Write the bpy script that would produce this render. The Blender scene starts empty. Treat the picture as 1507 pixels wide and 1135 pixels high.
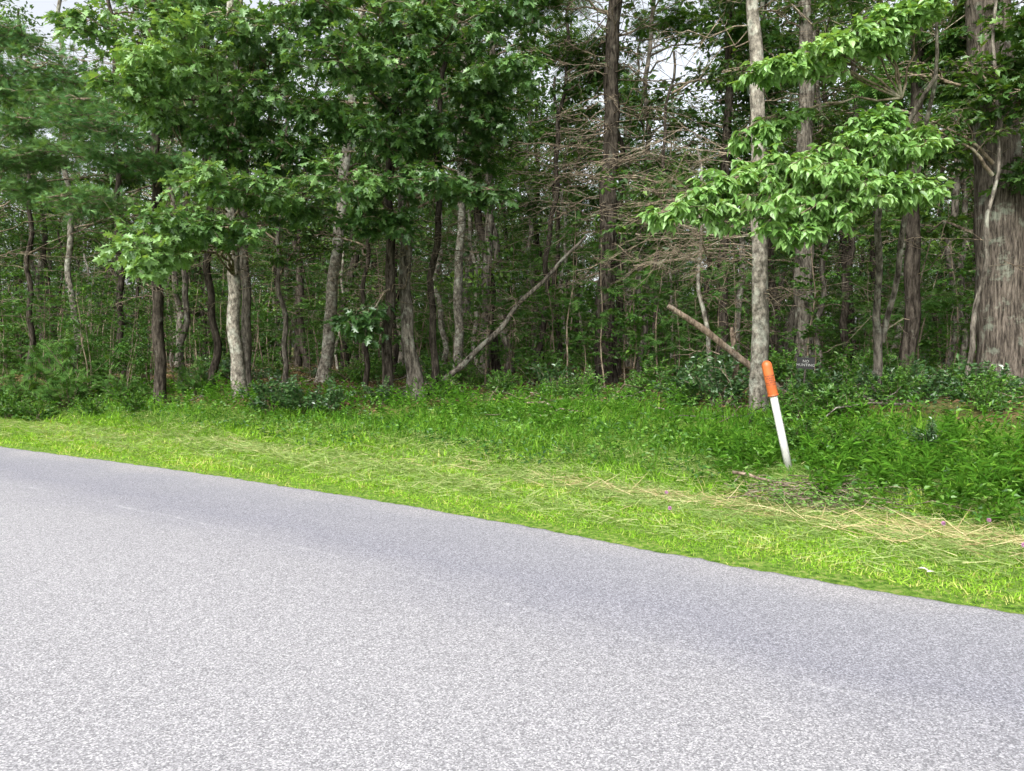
import bpy, math, random
import numpy as np
rng = np.random.default_rng(11)
random.seed(11)
S = bpy.context.scene

# ------------------------------------------------------------------ terrain
EX = np.array([-140,-60,-20,-8.73,-4.73,-1.97,0,1.31,2.3,3.16,8,20,60,140],float)
EY = np.array([96,45,20.2,13.1,10.6,8.7,7.2,6.05,5.25,4.65,1.3,-7,-35,-91],float)
_xs = np.linspace(-140,140,5601); _ys = np.interp(_xs,EX,EY)
_k = np.ones(31)/31; _ys = np.convolve(np.pad(_ys,15,'edge'),_k,'valid')
NX,NY = .573,.819
def ye(x): return np.interp(x,_xs,_ys)
def sd(x,y): return (np.asarray(y)-ye(x))*NY
def wob(x,y,f=1.,p=0.):
    return (np.sin(x*1.3*f+p)*np.cos(y*1.1*f-p*2)+.6*np.sin(x*2.7*f+y*1.9*f+p*3)+.4*np.cos(x*4.3*f-y*5.1*f+p))/2.
def hgt(x,y):
    s = sd(x,y)
    h = np.interp(s,[-60,-8,-7.2,0,.25,1.5,2.8,4.3,7,10,20,60,300],[-.6,-.08,-.04,-.04,.0,.0,-.06,.15,.52,.66,.84,1.2,5.])
    a = np.clip((s-.6)/5,0,1)
    bank=np.clip((x-3.6)/2.5,0,1)*(.42*np.exp(-((s-6.6)/1.7)**2)-.10*np.exp(-((s-3.1)/.8)**2))
    return h + bank + a*(.05*wob(x,y,.8)+.03*wob(x,y,2.3,1.)) 

# ------------------------------------------------------------------ mesh builder
class MB:
    def __init__(s): s.V=[];s.F=[];s.M=[];s.T=[];s.Sm=[];s.n=0
    def add(s,V,F,mat,tint,smooth=False):
        V=np.asarray(V,np.float32).reshape(-1,3);F=np.asarray(F,np.int32).reshape(-1,3)
        s.V.append(V);s.F.append(F+s.n);s.n+=len(V)
        s.M.append(np.full(len(F),mat,np.int32))
        t=np.asarray(tint,np.float32)
        s.T.append(np.full(len(F),float(t),np.float32) if t.ndim==0 else t)
        s.Sm.append(np.full(len(F),smooth,bool))
    def mesh(s,name,mats,origin=(0,0,0)):
        V=np.concatenate(s.V)-np.asarray(origin,np.float32);F=np.concatenate(s.F)
        me=bpy.data.meshes.new(name)
        me.vertices.add(len(V));me.vertices.foreach_set('co',V.astype(np.float32).ravel())
        me.loops.add(F.size);me.loops.foreach_set('vertex_index',F.ravel())
        me.polygons.add(len(F));me.polygons.foreach_set('loop_start',np.arange(0,F.size,3,dtype=np.int32))
        me.polygons.foreach_set('loop_total',np.full(len(F),3,np.int32))
        me.polygons.foreach_set('material_index',np.concatenate(s.M))
        me.polygons.foreach_set('use_smooth',np.concatenate(s.Sm))
        for m in mats: me.materials.append(m)
        a=me.attributes.new('tint','FLOAT','FACE');a.data.foreach_set('value',np.concatenate(s.T))
        me.update(calc_edges=True)
        return me
    def obj(s,name,mats,origin=(0,0,0),parent=None):
        me=s.mesh(name,mats,origin)
        o=bpy.data.objects.new(name,me);o.location=origin
        S.collection.objects.link(o)
        if parent: o.parent=parent
        return o

def nrm(a): return a/np.maximum(np.linalg.norm(a,axis=-1,keepdims=True),1e-9)
def tubes(mb,P,R,sides=3,mat=0,tint=.5,cap=False,ridge=None):
    P=np.asarray(P,float);R=np.asarray(R,float)
    if P.ndim==2: P=P[None];R=R[None]
    N,k,_=P.shape
    T=nrm(np.gradient(P,axis=1))
    mt=np.abs(nrm(P[:,-1]-P[:,0])[:,2])>.8
    ref=np.where(mt[:,None],np.array([1.,0,0]),np.array([0,0,1.]))[:,None,:].repeat(k,1)
    U=nrm(np.cross(T,ref));W=np.cross(T,U)
    an=np.linspace(0,2*np.pi,sides,endpoint=False)
    rr=R[:,:,None]*np.ones(sides)
    if ridge is not None: rr=rr*ridge
    V=P[:,:,None,:]+rr[...,None]*(U[:,:,None,:]*np.cos(an)[:,None]+W[:,:,None,:]*np.sin(an)[:,None])
    i=np.arange(k-1)[:,None]*sides;j=np.arange(sides);j2=(j+1)%sides
    a=(i+j).ravel();b=(i+j2).ravel();c=(i+sides+j2).ravel();d=(i+sides+j).ravel()
    f=np.stack([np.stack([a,b,c],1),np.stack([a,c,d],1)],1).reshape(-1,3)
    F=(np.arange(N)[:,None,None]*(k*sides)+f[None]).reshape(-1,3)
    if cap:
        m=np.arange(1,sides-1);e=(k-1)*sides
        F=np.concatenate([F,np.stack([np.full(len(m),e),e+m,e+m+1],1),np.stack([np.zeros(len(m),int),m+1,m],1)])
    mb.add(V,F,mat,tint,True)
def scatter(mb,tm,pos,a,n,size,mat,tint):
    V,F=tm
    a=nrm(a);x=nrm(np.cross(a,n));z=np.cross(x,a)
    size=np.asarray(size,float)
    if size.ndim==0: size=np.full(len(pos),float(size))
    L=V[None]*size[:,None,None]
    W=pos[:,None,:]+L[...,0:1]*x[:,None]+L[...,1:2]*a[:,None]+L[...,2:3]*z[:,None]
    FF=(np.arange(len(pos))[:,None,None]*len(V)+F[None]).reshape(-1,3)
    t=np.asarray(tint,float)
    if t.ndim: t=np.repeat(t,len(F))
    mb.add(W,FF,mat,t)

# ------------------------------------------------------------------ leaf templates (unit length along +Y)
def fan(outline,lift=0.):
    o=np.array(outline,float)
    V=np.concatenate([[[0,.45,0]],np.c_[o,np.abs(o[:,0])*lift-.12*(o[:,1])**2]])
    n=len(o);F=[[0,i+1,(i+1)%n+1] for i in range(n)]
    return V,np.array(F)
half=[(.0,0),(.05,.12),(.2,.14),(.1,.3),(.36,.42),(.14,.52),(.34,.74),(.11,.76),(.1,.9),(0,1)]
OAK=fan([(x,y) for x,y in half]+[(-x,y) for x,y in half[-2:0:-1]],.35)
half=[(0,0),(.16,.12),(.27,.35),(.24,.6),(.1,.85),(0,1.05)]
DOG=fan([(x,y) for x,y in half]+[(-x,y) for x,y in half[-2:0:-1]],.45)
GEN=(np.array([[0,0,0],[.27,.42,.09],[0,1,-.1],[-.27,.42,.09]],float),np.array([[0,1,2],[0,2,3]]))
LAN=(np.array([[0,0,0],[.11,.42,.05],[0,1,-.25],[-.11,.42,.05]],float),np.array([[0,1,2],[0,2,3]]))
BLADE=(np.array([[-.045,0,0],[.045,0,0],[-.035,.5,.06],[.035,.5,.06],[0,1,.3]],float),np.array([[0,1,3],[0,3,2],[2,3,4]]))
def mk_pine():
    V=[];F=[]
    r=np.random.default_rng(3)
    for i in range(11):
        th=r.uniform(0,6.28);sp=r.uniform(.15,1.1);b=r.uniform(0,.5)
        d=np.array([math.cos(th)*sp,1,math.sin(th)*sp]);d=d/np.linalg.norm(d)*.55
        p=np.array([0,b,0]);w=np.cross(d,[.3,.2,1.]);w=w/np.linalg.norm(w)*.022
        k=len(V);V+= [p-w,p+w,p+d];F.append([k,k+1,k+2])
    return np.array(V),np.array(F)
PINE=mk_pine()
def mk_hem():
    V=[];F=[]
    for i in range(6):
        y=.08+.15*i;l=.42*(1-y*.75)
        for sg in (-1,1):
            k=len(V);V+=[[0,y-.05,0],[0,y+.05,0],[sg*l,y+.22*l+.05,-.05]];F.append([k,k+1,k+2])
    return np.array(V,float),np.array(F)
HEM=mk_hem()

# ------------------------------------------------------------------ materials
def newmat(name):
    m=bpy.data.materials.new(name);m.use_nodes=True;nt=m.node_tree;nt.nodes.clear()
    return m,nt,nt.nodes,nt.links
def ramp(N,stops):
    r=N.new('ShaderNodeValToRGB');e=r.color_ramp.elements
    e[0].position=stops[0][0];e[0].color=(*stops[0][1],1)
    e[1].position=stops[-1][0];e[1].color=(*stops[-1][1],1)
    for p,c in stops[1:-1]:
        x=e.new(p);x.color=(*c,1)
    return r
def leafmat(name,stops,trans=.3,rough=.45,spec=.06):
    m,nt,N,L=newmat(name)
    at=N.new('ShaderNodeAttribute');at.attribute_name='tint'
    r=ramp(N,stops);L.new(at.outputs['Fac'],r.inputs[0])
    p=N.new('ShaderNodeBsdfDiffuse');L.new(r.outputs[0],p.inputs['Color'])
    r2=ramp(N,[(q,(min(1,c[0]*1.7),min(1,c[1]*1.4),c[2]*.5)) for q,c in stops]);L.new(at.outputs['Fac'],r2.inputs[0])
    t=N.new('ShaderNodeBsdfTranslucent');L.new(r2.outputs[0],t.inputs[0])
    mx=N.new('ShaderNodeMixShader');mx.inputs[0].default_value=trans
    L.new(p.outputs[0],mx.inputs[1]);L.new(t.outputs[0],mx.inputs[2]);out=mx
    if spec>0:
        gl=N.new('ShaderNodeBsdfGlossy');gl.inputs['Roughness'].default_value=rough;gl.inputs['Color'].default_value=(.92,.95,.97,1)
        m2=N.new('ShaderNodeMixShader');m2.inputs[0].default_value=spec;L.new(mx.outputs[0],m2.inputs[1]);L.new(gl.outputs[0],m2.inputs[2]);out=m2
    o=N.new('ShaderNodeOutputMaterial');L.new(out.outputs[0],o.inputs[0]);return m
def barkmat(name,dark,light,lichen=(.3,.33,.27),lich=.5,zs=.25,sc=14.,bump=.6):
    m,nt,N,L=newmat(name)
    tc=N.new('ShaderNodeTexCoord');mp=N.new('ShaderNodeMapping');mp.inputs['Scale'].default_value=(1,1,zs)
    L.new(tc.outputs['Object'],mp.inputs[0])
    n1=N.new('ShaderNodeTexNoise');n1.inputs['Scale'].default_value=sc;n1.inputs['Detail'].default_value=5
    n1.inputs['Roughness'].default_value=.7;L.new(mp.outputs[0],n1.inputs['Vector'])
    r=ramp(N,[(.35,dark),(.68,light)]);L.new(n1.outputs[0],r.inputs[0])
    n2=N.new('ShaderNodeTexNoise');n2.inputs['Scale'].default_value=4.;n2.inputs['Detail'].default_value=5
    n2.inputs['Roughness'].default_value=.65
    L.new(tc.outputs['Object'],n2.inputs['Vector'])
    r2=ramp(N,[(.62-lich*.2,(0,0,0)),(.72-lich*.2,(.7,.7,.7))]);L.new(n2.outputs[0],r2.inputs[0])
    mx=N.new('ShaderNodeMix');mx.data_type='RGBA';L.new(r2.outputs[0],mx.inputs[0]);L.new(r.outputs[0],mx.inputs[6])
    mx.inputs[7].default_value=(*lichen,1)
    m2=N.new('ShaderNodeMix');m2.data_type='RGBA';m2.blend_type='MULTIPLY';m2.inputs[0].default_value=.7
    L.new(mx.outputs[2],m2.inputs[6]);r3=ramp(N,[(.3,(.3,.3,.3)),(.62,(1.2,1.2,1.2))]);L.new(n1.outputs[0],r3.inputs[0]);L.new(r3.outputs[0],m2.inputs[7])
    p=N.new('ShaderNodeBsdfDiffuse')
    L.new(m2.outputs[2],p.inputs['Color'])
    if bump>0:
        b=N.new('ShaderNodeBump');b.inputs['Strength'].default_value=bump;b.inputs['Distance'].default_value=.04
        L.new(n1.outputs[0],b.inputs['Height']);L.new(b.outputs[0],p.inputs['Normal'])
    o=N.new('ShaderNodeOutputMaterial');L.new(p.outputs[0],o.inputs[0]);return m
def plain(name,col,rough=.6,var=.25,sc=20):
    m,nt,N,L=newmat(name)
    tc=N.new('ShaderNodeTexCoord')
    n=N.new('ShaderNodeTexNoise');n.inputs['Scale'].default_value=sc;n.inputs['Detail'].default_value=5;L.new(tc.outputs['Object'],n.inputs['Vector'])
    r=ramp(N,[(.3,tuple(c*(1-var) for c in col)),(.7,tuple(min(1,c*(1+var)) for c in col))]);L.new(n.outputs[0],r.inputs[0])
    p=N.new('ShaderNodeBsdfPrincipled');p.inputs['Roughness'].default_value=rough;L.new(r.outputs[0],p.inputs['Base Color'])
    o=N.new('ShaderNodeOutputMaterial');L.new(p.outputs[0],o.inputs[0]);return m

M_oak=leafmat('oak_leaf',[(0,(.022,.066,.014)),(.5,(.062,.155,.032)),(1,(.22,.39,.12))])
M_dog=leafmat('dogwood_leaf',[(0,(.07,.17,.028)),(.5,(.155,.32,.07)),(1,(.31,.5,.18))])
M_gen=leafmat('broad_leaf',[(0,(.018,.048,.010)),(.5,(.055,.128,.025)),(1,(.19,.34,.06))],spec=.03)
M_und=leafmat('understory_leaf',[(0,(.02,.065,.012)),(.5,(.065,.17,.026)),(1,(.19,.37,.06))],spec=.03)
M_pine=leafmat('pine_needles',[(0,(.045,.12,.045)),(.5,(.10,.22,.085)),(1,(.23,.39,.15))],.2,spec=0)
M_hem=leafmat('hemlock_needles',[(0,(.028,.075,.018)),(.5,(.06,.145,.034)),(1,(.18,.32,.08))],.2,spec=0)
M_laur=leafmat('laurel_leaf',[(0,(.02,.06,.018)),(.5,(.05,.13,.035)),(1,(.15,.27,.09))],.15,.3,.08)
M_grass=leafmat('grass_blade',[(0,(.06,.15,.015)),(.45,(.165,.345,.028)),(.8,(.29,.49,.055)),(1,(.48,.48,.17))],.25,.6,0)
M_clip=leafmat('grass_clipping',[(0,(.12,.2,.05)),(.5,(.25,.35,.11)),(1,(.50,.49,.25))],.2,.7,0)
M_tall=leafmat('tall_grass_blade',[(0,(.03,.095,.010)),(.5,(.088,.225,.024)),(1,(.23,.41,.055))],.3,.6,0)
M_straw=leafmat('dry_straw',[(0,(.22,.18,.08)),(.5,(.46,.39,.2)),(1,(.64,.56,.34))],.15,.8,0)
M_litter=leafmat('dead_leaf',[(0,(.05,.033,.02)),(.6,(.16,.105,.058)),(1,(.36,.25,.14))],.1,.8,0)
B_dark=barkmat('bark_dark',(.018,.015,.012),(.10,.086,.07),(.17,.175,.14),.1)
B_mid=barkmat('bark_grey',(.048,.042,.034),(.22,.198,.165),(.3,.31,.255),.35)
B_pale=barkmat('bark_pale',(.10,.09,.073),(.34,.31,.26),(.44,.45,.38),.6,zs=.6)
B_oak=barkmat('bark_ridged',(.042,.036,.03),(.185,.158,.13),(.25,.28,.22),.3,zs=.12,sc=26,bump=1.)
B_twig=barkmat('bark_twig',(.10,.08,.06),(.31,.25,.18),(.34,.33,.25),.4,bump=0)
B_tan=barkmat('bark_dead_wood',(.13,.095,.07),(.38,.305,.23),(.34,.32,.27),.3)

# ------------------------------------------------------------------ tree pieces
def path(ctrl,step=.3,wig=.03):
    c=np.array(ctrl,float);l=np.r_[0,np.cumsum(np.linalg.norm(np.diff(c[:,:3],axis=0),axis=1))]
    n=max(6,int(l[-1]/step));t=np.linspace(0,l[-1],n)
    p=np.stack([np.interp(t,l,c[:,i]) for i in range(4)],1)
    for _ in range(3): p[1:-1]=(p[:-2]+2*p[1:-1]+p[2:])/4
    ph=rng.uniform(0,6.28,6)
    p[:,0]+=wig*(np.sin(t*1.7+ph[0])+.6*np.sin(t*4.1+ph[1]));p[:,1]+=wig*(np.sin(t*1.4+ph[2])+.6*np.sin(t*3.7+ph[3]))
    return p[:,:3],p[:,3],t
def trunk(mb,ctrl,mat=0,sides=12,wig=.03,flare=.5,rough=.06):
    P,R,t=path(ctrl,.22 if sides>9 else .35,wig)
    R=R*(1+flare*np.exp(-t/.35))
    rd=1+rng.normal(0,rough,(len(P),sides))
    rd=(rd+np.roll(rd,1,0))/2
    if flare>.3:
        an=np.linspace(0,2*np.pi,sides,endpoint=False)
        rd=rd+ (np.exp(-t/.3)[:,None])*.25*np.cos(an*3+rng.uniform(0,6))[None]
    tubes(mb,P,R,sides,mat,.5,ridge=rd[None])
    return P
def curve_batch(A,B,k=5,sag=.1,wig=.06):
    t=np.linspace(0,1,k)[None,:,None]
    L=np.linalg.norm(B-A,axis=1)[:,None,None]
    P=A[:,None]*(1-t)+B[:,None]*t
    P=P+rng.normal(0,1,P.shape)*wig*L*(np.sin(t*np.pi))*.5
    P[:,:,2]+=(sag*L*np.sin(t*np.pi))[:,:,0]
    return P
def leaves_on(mb,P,per,tm,size,mat,tint,droop=.3,nup=.5,t0=.15,spread=.9):
    N,k,_=P.shape
    tt=rng.uniform(t0,1,(N,per))*(k-1);i=np.minimum(tt.astype(int),k-2);f=(tt-i)[...,None]
    ar=np.arange(N)[:,None]
    pos=(P[ar,i]*(1-f)+P[ar,i+1]*f).reshape(-1,3)
    d=nrm(P[ar,i+1]-P[ar,i]).reshape(-1,3)
    a=d*.7+rng.normal(0,spread,(len(pos),3))*[1,1,.35]+[0,0,-droop]
    n=rng.normal(0,nup,(len(pos),3))+[0,0,1]
    tv=np.clip(tint+rng.normal(0,.17,len(pos)),0,1)
    scatter(mb,tm,pos,a,n,size*rng.uniform(.6,1.15,len(pos)),mat,tv)
def pad(mb,org,c,r,nsec=14,ntw=150,per=7,tm=GEN,size=.15,lm=1,bm=0,tint=.5,droop=.3,r0=.035,twl=.45,slope=0.,nup=.45):
    org=np.array(org,float);c=np.array(c,float);r=np.array(r,float)
    far=c+nrm((c-org)*[1,1,.2])*r*.6
    main=curve_batch(org[None],far[None],8,.06,.05)
    tubes(mb,main,np.linspace(r0,.008,8)[None],5,bm)
    t=rng.uniform(.35,.98,nsec)*7;i=np.minimum(t.astype(int),6);f=(t-i)[:,None]
    st=main[0,i]*(1-f)+main[0,i+1]*f
    u=nrm(rng.normal(0,1,(nsec,3)))*rng.uniform(.5,1,(nsec,1))**.5
    en=c+u*r;en[:,2]+=slope*(en[:,0]-c[0])
    sec=curve_batch(st,en,6,.04,.08)
    tubes(mb,sec,np.linspace(.014,.004,6)[None].repeat(nsec,0),3,bm)
    j=rng.integers(0,nsec,ntw);t=rng.uniform(.2,1,ntw)*5;i=np.minimum(t.astype(int),4);f=(t-i)[:,None]
    st=sec[j,i]*(1-f)+sec[j,i+1]*f
    d=nrm(nrm(sec[j,i+1]-sec[j,i])*.6+rng.normal(0,.8,(ntw,3))*[1,1,.35])
    en=st+d*rng.uniform(.4,1,(ntw,1))*twl
    tw=curve_batch(st,en,4,.03,.08)
    tubes(mb,tw,np.linspace(.005,.002,4)[None].repeat(ntw,0),3,bm)
    tl=tint+rng.normal(0,.08)
    leaves_on(mb,tw,per,tm,size,lm,tl,droop,nup)
def dead_branches(mb,P,n,z0,z1,L=(.8,2.2),mat=0,droop=.15,sub=6,r0=.014,az=None,rs=.006):
    z=rng.uniform(z0,z1,n)
    st=np.stack([np.interp(z,P[:,2],P[:,i]) for i in range(2)]+[z],1)
    th=rng.uniform(0,6.28,n) if az is None else rng.normal(az[0],az[1],n)
    l=rng.uniform(*L,n)
    en=st+np.stack([np.cos(th)*l,np.sin(th)*l,rng.normal(-droop,.2,n)*l],1)
    B=curve_batch(st,en,6,.05,.12)
    tubes(mb,B,np.linspace(r0,.004,6)[None]*rng.uniform(.6,1.2,(n,1)),3,mat)
    if sub<1: return B
    m=n*sub;j=rng.integers(0,n,m);t=rng.uniform(.2,.95,m)*5;i=np.minimum(t.astype(int),4);f=(t-i)[:,None]
    s2=B[j,i]*(1-f)+B[j,i+1]*f
    d=nrm(nrm(B[j,i+1]-B[j,i])+rng.normal(0,.7,(m,3))*[1,1,.5]+[0,0,-.15])
    e2=s2+d*rng.uniform(.15,.75,(m,1))
    tubes(mb,curve_batch(s2,e2,4,.02,.14),np.linspace(rs,.002,4)[None].repeat(m,0),3,mat)
    return B

def gz(x,y): return float(hgt(np.array(x),np.array(y)))
def W(px,py,d): # reading aid: metres from bearing/elevation ratios
    return np.array([(px-753)/1130*d,d,1.6-(py-520)/1130*d])
def vert(x,y,r,H,lean=(0,0),rt=.55):
    z=gz(x,y)
    return [(x,y,z-.15,r),(x+lean[0]*.5,y+lean[1]*.5,z+H*.5,r*(1+rt)/2),(x+lean[0],y+lean[1],z+H,r*rt)]

# --- big ridged oak at right
mb=MB();x,y=8.98,14.;z=gz(x,y)
P=trunk(mb,[(x,y,z-.2,.50),(x-.05,y,z+2,.42),(x-.3,y,z+5,.37),(x-.55,y,z+8,.34),(x-.8,y,z+14,.25)],0,26,.02,.35,.035)
dead_branches(mb,P,14,3,9,(1,2.5),1)
for (px,py,d,rx,rz) in [(1490,150,12.5,.9,.35),(1515,60,12.8,1.1,.4),(1395,50,14.5,1.,.5),(1430,125,13.5,.6,.25),(1560,250,13,1,.6),(1340,330,16,1.1,.4),(1350,120,15.5,1.1,.4),(1400,230,16.5,1,.4)]:
    c=W(px,py,d);pad(mb,(x-.4,y,c[2]-.5),c,(rx,rx,rz),12,85,7,OAK,.2,2,1,.45)
for i in range(9):
    c=np.array([x+rng.uniform(-4,4),y+rng.uniform(-3,5),rng.uniform(10,15)]);pad(mb,(x-.7,y,9),c,(1.6,1.6,.9),8,45,7,GEN,.26,2,1,.5)
mb.obj('oak_tree',[B_oak,B_twig,M_gen],(x,y,z))

# --- maple-like trunk next to the marker, pale lichened
mb=MB();x,y=4.2,13.;z=gz(x,y)
P=trunk(mb,[(x,y,z-.2,.155),(x-.03,y,z+2.5,.13),(x-.1,y,z+5,.115),(x-.25,y,z+8,.09),(x-.3,y,z+13,.06)],0,14,.015,.3)
dead_branches(mb,P,34,2.4,9,(.7,2.6),1,rs=.005)
dead_branches(mb,P,20,3.1,5.4,(1.2,3.2),1,.05,26,.012,az=(3.2,.55),rs=.0045)
for i in range(7):
    c=np.array([x+rng.uniform(-3,3),y+rng.uniform(-1,3),rng.uniform(8.6,13)]);pad(mb,(x-.25,y,8),c,(1.2,1.2,.6),8,50,7,GEN,.2,2,1,.5)
mb.obj('maple_tree',[B_pale,B_twig,M_gen],(x,y,z))

# --- dogwood with bright layered sprays
mb=MB();x,y=6.05,12.6;z=gz(x,y)
trunk(mb,[(x,y,z-.1,.075),(x-.12,y-.1,z+1.3,.06),(x-.4,y-.5,z+2.6,.05),(x-.5,y-1.2,z+3.6,.04),(x-.3,y-2,z+4.6,.03)],0,9,.03,.4)
trunk(mb,[(x-.02,y,z+1.0,.05),(x+.15,y-.3,z+2.4,.045),(x-.1,y-1.4,z+3.9,.035),(x-.4,y-2.2,z+5.2,.02)],0,8,.03,0)
A=(5.5,11.6,3.9)
D=[(1335,215,10.6,.5,.2),(1290,225,10.2,.55,.2),(1230,225,10.2,.55,.2),(1180,250,10,.6,.22),(1120,245,10.3,.4,.16),(1085,275,10,.5,.18),
   (1025,290,10,.45,.15),(985,318,9.8,.33,.12),(1060,315,9.7,.5,.15),(1130,315,9.7,.5,.2),(1190,320,9.7,.5,.2),(1160,350,9.8,.3,.12),(1250,290,9.8,.55,.2),(1310,285,9.9,.45,.13),(1345,285,10.2,.3,.1),(1230,270,9.8,.5,.2),(1280,190,10.4,.4,.12)]
for px,py,d,rx,rz in D:
    pad(mb,A,W(px,py,d),(rx,rx*.9,rz),10,88,8,DOG,.14,2,1,.66,.75,.02,.25,.1,.35)
A=(5.5,11.0,5.2)
for px,py,d,rx,rz in [(1300,40,10.5,.35,.14),(1250,60,10.4,.45,.15),(1195,85,10.3,.45,.15),(1140,105,10.2,.4,.14),(1105,115,10.2,.3,.1),(1290,70,10.5,.3,.1),(1100,205,10.6,.3,.1),(1340,25,10.5,.3,.1)]:
    pad(mb,A,W(px,py,d),(rx,rx*.9,rz),9,74,8,DOG,.135,2,1,.66,.6,.018,.22,.15,.35)
mb.obj('dogwood_tree',[B_mid,B_twig,M_dog],(x,y,z))

# --- conifer with dead limbs at centre
mb=MB();x,y=2.63,22.;z=gz(x,y)
P=trunk(mb,vert(x,y,.29,16,(.35,0),.45),0,16,.03,.35)
dead_branches(mb,P,130,3.6,13,(1.2,4.),1,.12,9,.022,rs=.009)
for i in range(11):
    th=rng.uniform(0,6.28);c=np.array([x+2*math.cos(th),y+2*math.sin(th),rng.uniform(10,16)]);pad(mb,(x+.2,y,c[2]-.3),c,(1.1,1.1,.25),10,70,7,HEM,.3,2,1,.45,.1,nup=.2)
mb.obj('hemlock_tree',[B_dark,B_twig,M_hem],(x,y,z))

# --- oak trees left of centre
mb=MB();x,y=-2.28,18.;z=gz(x,y)
P=trunk(mb,[(x,y,z-.2,.2),(x-.12,y,z+1.2,.15),(x-.25,y,z+4,.14),(x-.15,y,z+6,.12),(x-.1,y,z+9,.1),(x-.1,y,z+14,.06)],0,14,.04,.9)
dead_branches(mb,P,26,3,9,(.8,2.2),1)
for px,py,d,rx,rz,tn in [(560,40,15,1.3,.5,.55),(680,50,15.5,1.1,.45,.5),(745,110,16,.8,.3,.5),(600,120,15,1.1,.35,.45),(500,100,14.5,1.1,.45,.65),(640,200,16,.9,.3,.4),
                      (560,210,15.5,1.,.33,.45),(610,275,15.5,1.2,.28,.45),(510,270,15,1.1,.35,.5),(700,285,17,.8,.25,.4),(560,330,16,.9,.22,.45),(720,190,17,.8,.3,.45),(530,480,16.5,.5,.25,.35),(470,20,14,1.2,.45,.6),(755,30,16,.9,.3,.5),
                      (620,30,17.5,1.3,.5,.4),(480,180,16,1.,.4,.5),(590,160,17,1.2,.4,.35),(690,140,17.5,1.,.33,.4)]:
    c=W(px,py,d);pad(mb,(x-.15,y,max(3.2,min(c[2]-.3,8))),c,(rx,rx,rz),14,100,7,OAK,.21,2,1,tn,.45)
for i in range(6):
    c=np.array([x+rng.uniform(-3,3),y+rng.uniform(-1,3),rng.uniform(10,14)]);pad(mb,(x-.1,y,9),c,(1.4,1.4,.8),8,50,7,GEN,.26,2,1,.5)
mb.obj('oak_tree',[B_mid,B_twig,M_oak],(x,y,z))

mb=MB();x,y=-7.1,20.;z=gz(x,y)
P=trunk(mb,[(x,y,z-.2,.19),(x-.1,y,z+2,.16),(x-.15,y,z+5,.14),(x-.05,y,z+9,.11),(x-.05,y,z+15,.07)],0,14,.03,.4)
dead_branches(mb,P,30,3,10,(.8,2.4),1)
for px,py,d,rx,rz,tn in [(160,50,14.5,.9,.35,.85),(215,95,14.5,.9,.33,.95),(280,70,14.5,1.,.38,.8),(190,135,14.5,.6,.25,1.),(350,40,15,1.2,.45,.7),(430,60,15,1.1,.45,.65),(330,130,15,1.1,.35,.75),(420,160,15.5,1.,.35,.55),
                      (340,215,16,.9,.3,.5),(300,270,15,1.1,.25,.8),(370,285,15,1.,.25,.65),(270,330,14.5,1.1,.25,.7),(340,340,14.8,.9,.22,.65),(225,365,14,.8,.2,.9),(205,390,13.8,.45,.16,.95),(260,15,15,1,.35,.7),(440,230,16,.9,.3,.45),(440,300,16.5,.9,.28,.45),
                      (240,180,17,1.,.33,.45),(380,100,17.5,1.3,.45,.45),(300,30,17.5,1.3,.45,.5)]:
    c=W(px,py,d);pad(mb,(x-.1,y,max(3.6,min(c[2]-.6,9))),c,(rx,rx,rz),14,100,7,OAK,.21,2,1,tn,.45)
for i in range(6):
    c=np.array([x+rng.uniform(-3,3),y+rng.uniform(-1,3),rng.uniform(10.5,15)]);pad(mb,(x-.1,y,10),c,(1.4,1.4,.8),8,50,7,GEN,.26,2,1,.5)
mb.obj('oak_tree',[B_pale,B_twig,M_oak],(x,y,z))

# --- white pines at left
for (x,y,H,pads) in [(-9.2,20.,15,[(150,190,18,1.4,.26),(250,250,19,1.,.22),(190,240,19,1.2,.22),(300,150,20,1.2,.3),(120,300,18.5,1.2,.22)]),
                     (-14.2,21.,16,[(60,110,19,1.7,.26),(110,160,19,1.6,.26),(40,190,19,1.5,.26),(90,235,19.5,1.5,.26),(30,60,19,1.3,.26),(60,290,20,1.3,.25),(10,130,19,1.3,.26),(30,240,19,1.3,.26)])]:
    mb=MB();z=gz(x,y);P=trunk(mb,vert(x,y,.15,H,(.1,0),.4),0,12,.03,.3)
    dead_branches(mb,P,45,2.5,11,(1,3),1,.0,6,.018)
    for px,py,d,rx,rz in pads:
        c=W(px,py,d);pad(mb,(x,y,c[2]-.3),c,(rx,rx,rz),16,190,6,PINE,.28,2,1,.7,-.2,nup=.8)
    for i in range(4):
        th=rng.uniform(0,6.28);c=np.array([x+1.6*math.cos(th),y+1.6*math.sin(th),rng.uniform(11,15)]);pad(mb,(x,y,c[2]-.3),c,(1.2,1.2,.35),12,80,6,PINE,.34,2,1,.55,-.2,nup=.8)
    mb.obj('pine_tree',[B_dark,B_twig,M_pine],(x,y,z))

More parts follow.
